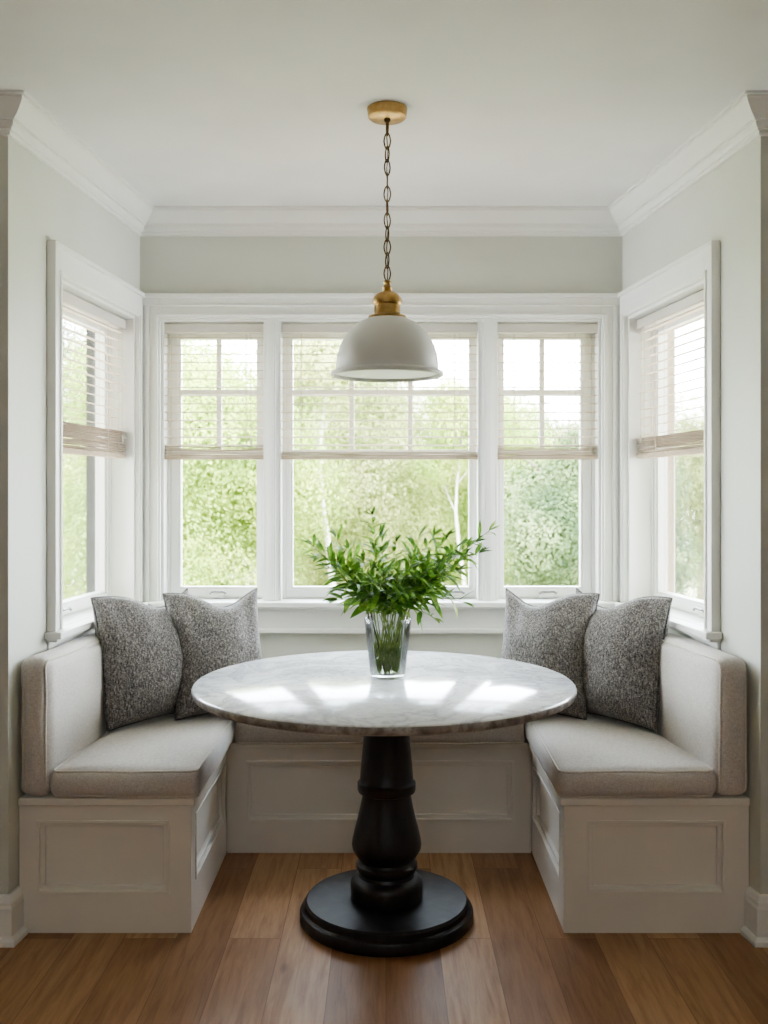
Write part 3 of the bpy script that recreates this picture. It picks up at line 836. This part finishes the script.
spray(px(489, 531, 3.30), 'leafy stem reaching farthest out to the right of the vase', rnd, woody=True, nleaf=24, L=.066, W=.015, start=.36, bowl=.16)
spray(px(372, 515, 3.33), 'tallest sprig, rising straight up from the vase', rnd, nleaf=18, L=.056, W=.014, start=.40, bowl=.5)
GS_ = 'green stems massed in the vase'
LB = 'green leafy stem in the dense middle of the bunch in the vase'
tips = [(322, 556, 3.30), (334, 542, 3.28), (468, 545, 3.36), (476, 538, 3.26), (481, 556, 3.30), (456, 548, 3.2), (334, 553, 3.36), (345, 565, 3.22), (352, 548, 3.40), (362, 560, 3.18), (372, 552, 3.30), (382, 556, 3.44), (393, 543, 3.26), (413, 556, 3.18), (420, 540, 3.34),
        (430, 533, 3.28), (440, 548, 3.40), (446, 542, 3.24), (452, 560, 3.34), (455, 575, 3.24), (440, 572, 3.16), (425, 570, 3.12), (405, 575, 3.12), (388, 580, 3.12), (368, 578, 3.12),
        (352, 576, 3.16), (366, 584, 3.44), (400, 582, 3.46), (426, 583, 3.44), (436, 588, 3.18), (378, 538, 3.36), (462, 556, 3.30), (414, 566, 3.28), (356, 570, 3.30)]
for x, y, Y in tips:
    spray(px(x+rnd.uniform(-4, 4), y+rnd.uniform(-5, 5), Y), LB, rnd, nleaf=rnd.randint(13, 18), L=rnd.uniform(.065, .09), W=rnd.uniform(.013, .018), start=rnd.uniform(.1, .25), bowl=rnd.uniform(.2, .4), grp=GS_)
for x, y, Y in [(372, 598, 3.20), (402, 597, 3.20), (356, 598, 3.28), (421, 600, 3.25), (388, 594, 3.18), (410, 592, 3.42), (366, 592, 3.42)]:
    spray(px(x, y, Y), LB, rnd, nleaf=12, L=.06, W=.014, start=.05, bowl=.3, grp=GS_)
# low drooping ones at the rim
spray(px(338, 600, 3.24), 'low stem with a broad leaf drooping left over the vase rim', rnd, nleaf=5, L=.085, W=.026, start=.35, bowl=.35)
spray(px(462, 602, 3.22), 'low stem drooping to the right over the vase rim', rnd, nleaf=9, L=.075, W=.014, start=.3, bowl=.4)
spray(px(434, 618, 3.16), 'short stem hanging forward over the right side of the vase rim', rnd, nleaf=8, L=.06, W=.013, start=.2, bowl=.3)

# ------------------------------------------------------------------ outside
GZ = -.55
struct(MB().box(-40, 40, 4.7, 60, GZ-.1, GZ).build('ground', M['lawn']))
def leaf_cloud(seed, blobs, n, size):
    g = np.random.default_rng(seed)
    tot = sum(b[1]**2 for b in blobs); ctr = []; rad = []
    for c, r in blobs:
        k = int(n*r*r/tot); ctr += [c]*k; rad += [r]*k
    ctr = np.array(ctr); rad = np.array(rad)[:, None]; k = len(ctr)
    nrm = lambda a: a/np.maximum(1e-6, np.linalg.norm(a, axis=1, keepdims=True))
    d_ = nrm(g.normal(size=(k, 3)))
    p = ctr+d_*rad*g.uniform(.66, 1.12, (k, 1))
    nr = nrm(d_+g.uniform(-.6, .6, (k, 3))+np.array([0, 0, .25]))
    t = nrm(np.cross(nr, nrm(g.normal(size=(k, 3))))); bt = np.cross(nr, t)
    s_ = size*g.uniform(.6, 1.35, (k, 1))
    V = np.stack([p-t*s_, p+bt*s_*.5, p+t*s_, p-bt*s_*.5], axis=1).reshape(-1, 3)
    return V, k
def cloud_obj(name, V, k, mat, parent):
    me = bpy.data.meshes.new(name)
    me.vertices.add(4*k); me.vertices.foreach_set('co', V.astype(np.float32).ravel())
    me.loops.add(4*k); me.loops.foreach_set('vertex_index', np.arange(4*k, dtype=np.int32))
    me.polygons.add(k); me.polygons.foreach_set('loop_start', np.arange(0, 4*k, 4, dtype=np.int32))
    me.update(calc_edges=True); me.materials.append(mat)
    o = bpy.data.objects.new(name, me); COL.objects.link(o); o.parent = parent; return o
def make_tree(name, label, loc, w, h, z0, leaf, bark, seed, n=11000, size=.042, nb=34, trunk=.09, grp=None, blob=.36, bend=0):
    rnd = random.Random(seed)
    R = empty(name, loc); tag(R, label, 'tree' if 'tree' in name else 'shrub', grp)
    cz = (z0+h)/2; hh = (h-z0)/2
    blobs = []
    for _ in range(nb):
        while True:
            p = Vector((rnd.uniform(-1,1), rnd.uniform(-1,1), rnd.uniform(-1,1)))
            if .35 < p.length < 1: break
        tp = 1-.35*max(0, p.z)
        rr = w/2*blob*rnd.uniform(.7, 1.35)
        blobs.append(((p.x*w/2*tp*.8, p.y*w/2*tp*.8, cz+p.z*hh*.86), rr))
    V, k = leaf_cloud(seed, blobs, int(n*3.6), size*.46); cloud_obj('crown', V, k, M[leaf], R)
    m = MB()
    P = [(bend*sin(i*.9)*.3, 0, h*.82*i/8) for i in range(9)]
    m.tube(P, [trunk*(1-.8*i/8) for i in range(9)], 8)
    for k in range(7 if bark == 'bark' else 2):
        i = (2 if bark == 'bark' else 5)+k % (6 if bark == 'bark' else 3); a = rnd.uniform(0, 2*pi); p0 = Vector(P[i]); e = p0+Vector((cos(a)*w*.32, sin(a)*w*.32, h*.16))
        m.tube([p0, p0.lerp(e, .5)+Vector((0, 0, -.05)), e], [trunk*.4, trunk*.28, trunk*.1] if bark == 'bark' else [trunk*.22, trunk*.15, trunk*.06], 6)
    m.build('trunk', M[bark], R, smooth=True)
    return R
TG = 'trees beyond the windows'
make_tree('broadleaf_tree', 'bright yellow-green tree seen through the rear window left of the lamp', (-2.35, 10.2, GZ), 3.4, 3.75, .2, 'tree_y', 'bark', 21, grp=TG, n=50000)
make_tree('broadleaf_tree', 'pale green tree seen through the centre window left of the vase foliage', (-.55, 13.6, GZ), 3.6, 4.0, .2, 'tree_p', 'bark', 22, grp=TG, n=42000)
make_tree('broadleaf_tree', 'pale green tree seen through the centre window right of the vase foliage', (1.35, 14.6, GZ), 3.4, 3.7, .2, 'tree_y', 'bark', 23, grp=TG, n=38000)
make_tree('broadleaf_tree', 'mid green bushy tree seen through the rear window right of the lamp', (2.15, 10.8, GZ), 2.2, 2.7, .1, 'tree_g', 'bark', 24, grp=TG, n=42000)
make_tree('broadleaf_tree', 'green tree seen through the left side window', (-4.6, 12.5, GZ), 3.0, 4.3, .2, 'tree_g', 'bark', 25, grp=TG, n=36000)
make_tree('broadleaf_tree', 'pale green tree seen through the right side window', (4.65, 14.5, GZ), 2.6, 3.3, .9, 'tree_p', 'bark', 26, grp=TG, n=30000)
make_tree('broadleaf_tree', 'blush pink leaved tree between the green ones in the right rear window', (3.4, 16.5, GZ), 2.6, 3.1, .4, 'tree_o', 'bark', 27, grp=TG, n=26000)
make_tree('birch_tree', 'slim white trunked birch seen through the centre window', (-.66, 10.9, GZ), 1.4, 4.2, 2.6, 'tree_p', 'birch', 28, grp=TG, n=5000, trunk=.05, nb=24, bend=.25)
make_tree('birch_tree', 'thin white birch behind the foliage at the right of the centre window', (.88, 11.6, GZ), 1.2, 3.3, 1.9, 'tree_y', 'birch', 29, grp=TG, n=4000, trunk=.03, nb=20, bend=.2)
# farther row closing the view
far = [(-8.5, 18, 5, 5, 'tree_g'), (-4.6, 20, 5, 5.6, 'tree_y'), (-1.2, 21, 4.6, 5.4, 'tree_p'), (2.2, 22, 4.6, 4.2, 'tree_g'), (5.4, 23, 4.2, 3.4, 'tree_p'), (8.6, 21, 4.2, 3.6, 'tree_g')]
for i, (x, y, w, h, l) in enumerate(far):
    make_tree('broadleaf_tree', 'distant tree in the row closing the garden behind the nearer trees', (x, y, GZ), w, h, 0, l, 'bark', 40+i, grp='distant trees at the end of the garden', n=22000, size=.09)
for i, (x, y, w, h, l) in enumerate([(-1.9, 8.2, 1.8, 1.05, 'tree_y'), (0, 8.6, 1.7, 1.0, 'tree_p'), (1.75, 8.8, 1.5, 1.0, 'tree_g')]):
    make_tree('garden_shrub', ['yellow-green shrub low behind the left rear window', 'pale shrub low behind the vase in the centre window', 'green shrub low between the centre and right rear windows'][i],
              (x, y, GZ), w, h, .02, l, 'bark', 60+i, grp='garden shrubs', n=16000, size=.035, trunk=.03)

# ------------------------------------------------------------------ light
W = bpy.data.worlds.new('sky'); SC.world = W; W.use_nodes = True
nt = W.node_tree; nt.nodes.clear()
o = nt.nodes.new('ShaderNodeOutputWorld'); bg = nt.nodes.new('ShaderNodeBackground')
tc = nt.nodes.new('ShaderNodeTexCoord'); sp = nt.nodes.new('ShaderNodeSeparateXYZ'); rp = nt.nodes.new('ShaderNodeValToRGB')
e = rp.color_ramp.elements; e[0].position = .0; e[0].color = (.84, .84, .86, 1); e[1].position = .6; e[1].color = (.86, .93, 1, 1)
m1 = e.new(.12); m1.color = (1, 1, .98, 1)
nt.links.new(tc.outputs['Generated'], sp.inputs[0]); nt.links.new(sp.outputs['Z'], rp.inputs[0]); nt.links.new(rp.outputs[0], bg.inputs[0])
bg.inputs[1].default_value = 24
nt.links.new(bg.outputs[0], o.inputs[0])
sun = bpy.data.lights.new('sun', 'SUN'); sun.energy = 15; sun.angle = radians(8); sun.color = (1, .96, .88)
so = bpy.data.objects.new('sun', sun); COL.objects.link(so); so.rotation_euler = (radians(40), 0, radians(-18)); so.location = (0, 0, 12)
ar = bpy.data.lights.new('added_fill_light', 'AREA'); ar.shape = 'RECTANGLE'; ar.size = 2.4; ar.size_y = .6; ar.energy = 17; ar.color = (1, .97, .95)  # added fill lamp, unseen behind the camera, stands for no fixture
ao = bpy.data.objects.new('added_fill_light', ar); COL.objects.link(ao); ao.location = (0, -1.9, 2.3); ao.rotation_euler = (radians(68), 0, 0)

# ------------------------------------------------------------------ camera
cam = bpy.data.cameras.new('camera'); cam.sensor_fit = 'VERTICAL'; cam.sensor_height = 36; cam.lens = 986/1024*36
cam.shift_x = -2/1024; cam.shift_y = -22/1024; cam.clip_end = 200
co = bpy.data.objects.new('camera', cam); COL.objects.link(co); co.location = (0, 0, CAMZ); co.rotation_euler = (pi/2, 0, 0)
cam.dof.use_dof = True; cam.dof.focus_distance = 3.35; cam.dof.aperture_fstop = 3.2
SC.camera = co
SC.view_settings.view_transform = 'AgX'
SC.view_settings.look = 'AgX - Medium High Contrast'
SC.view_settings.exposure = 0.4
SC.view_settings.use_white_balance = True; SC.view_settings.white_balance_temperature = 6050; SC.view_settings.white_balance_tint = 10.5
SC.cycles.use_denoising = True
SC.cycles.max_bounces = 10; SC.cycles.diffuse_bounces = 6; SC.cycles.transparent_max_bounces = 24
SC.cycles.caustics_reflective = False; SC.cycles.caustics_refractive = False
SC.cycles.sample_clamp_indirect = 6
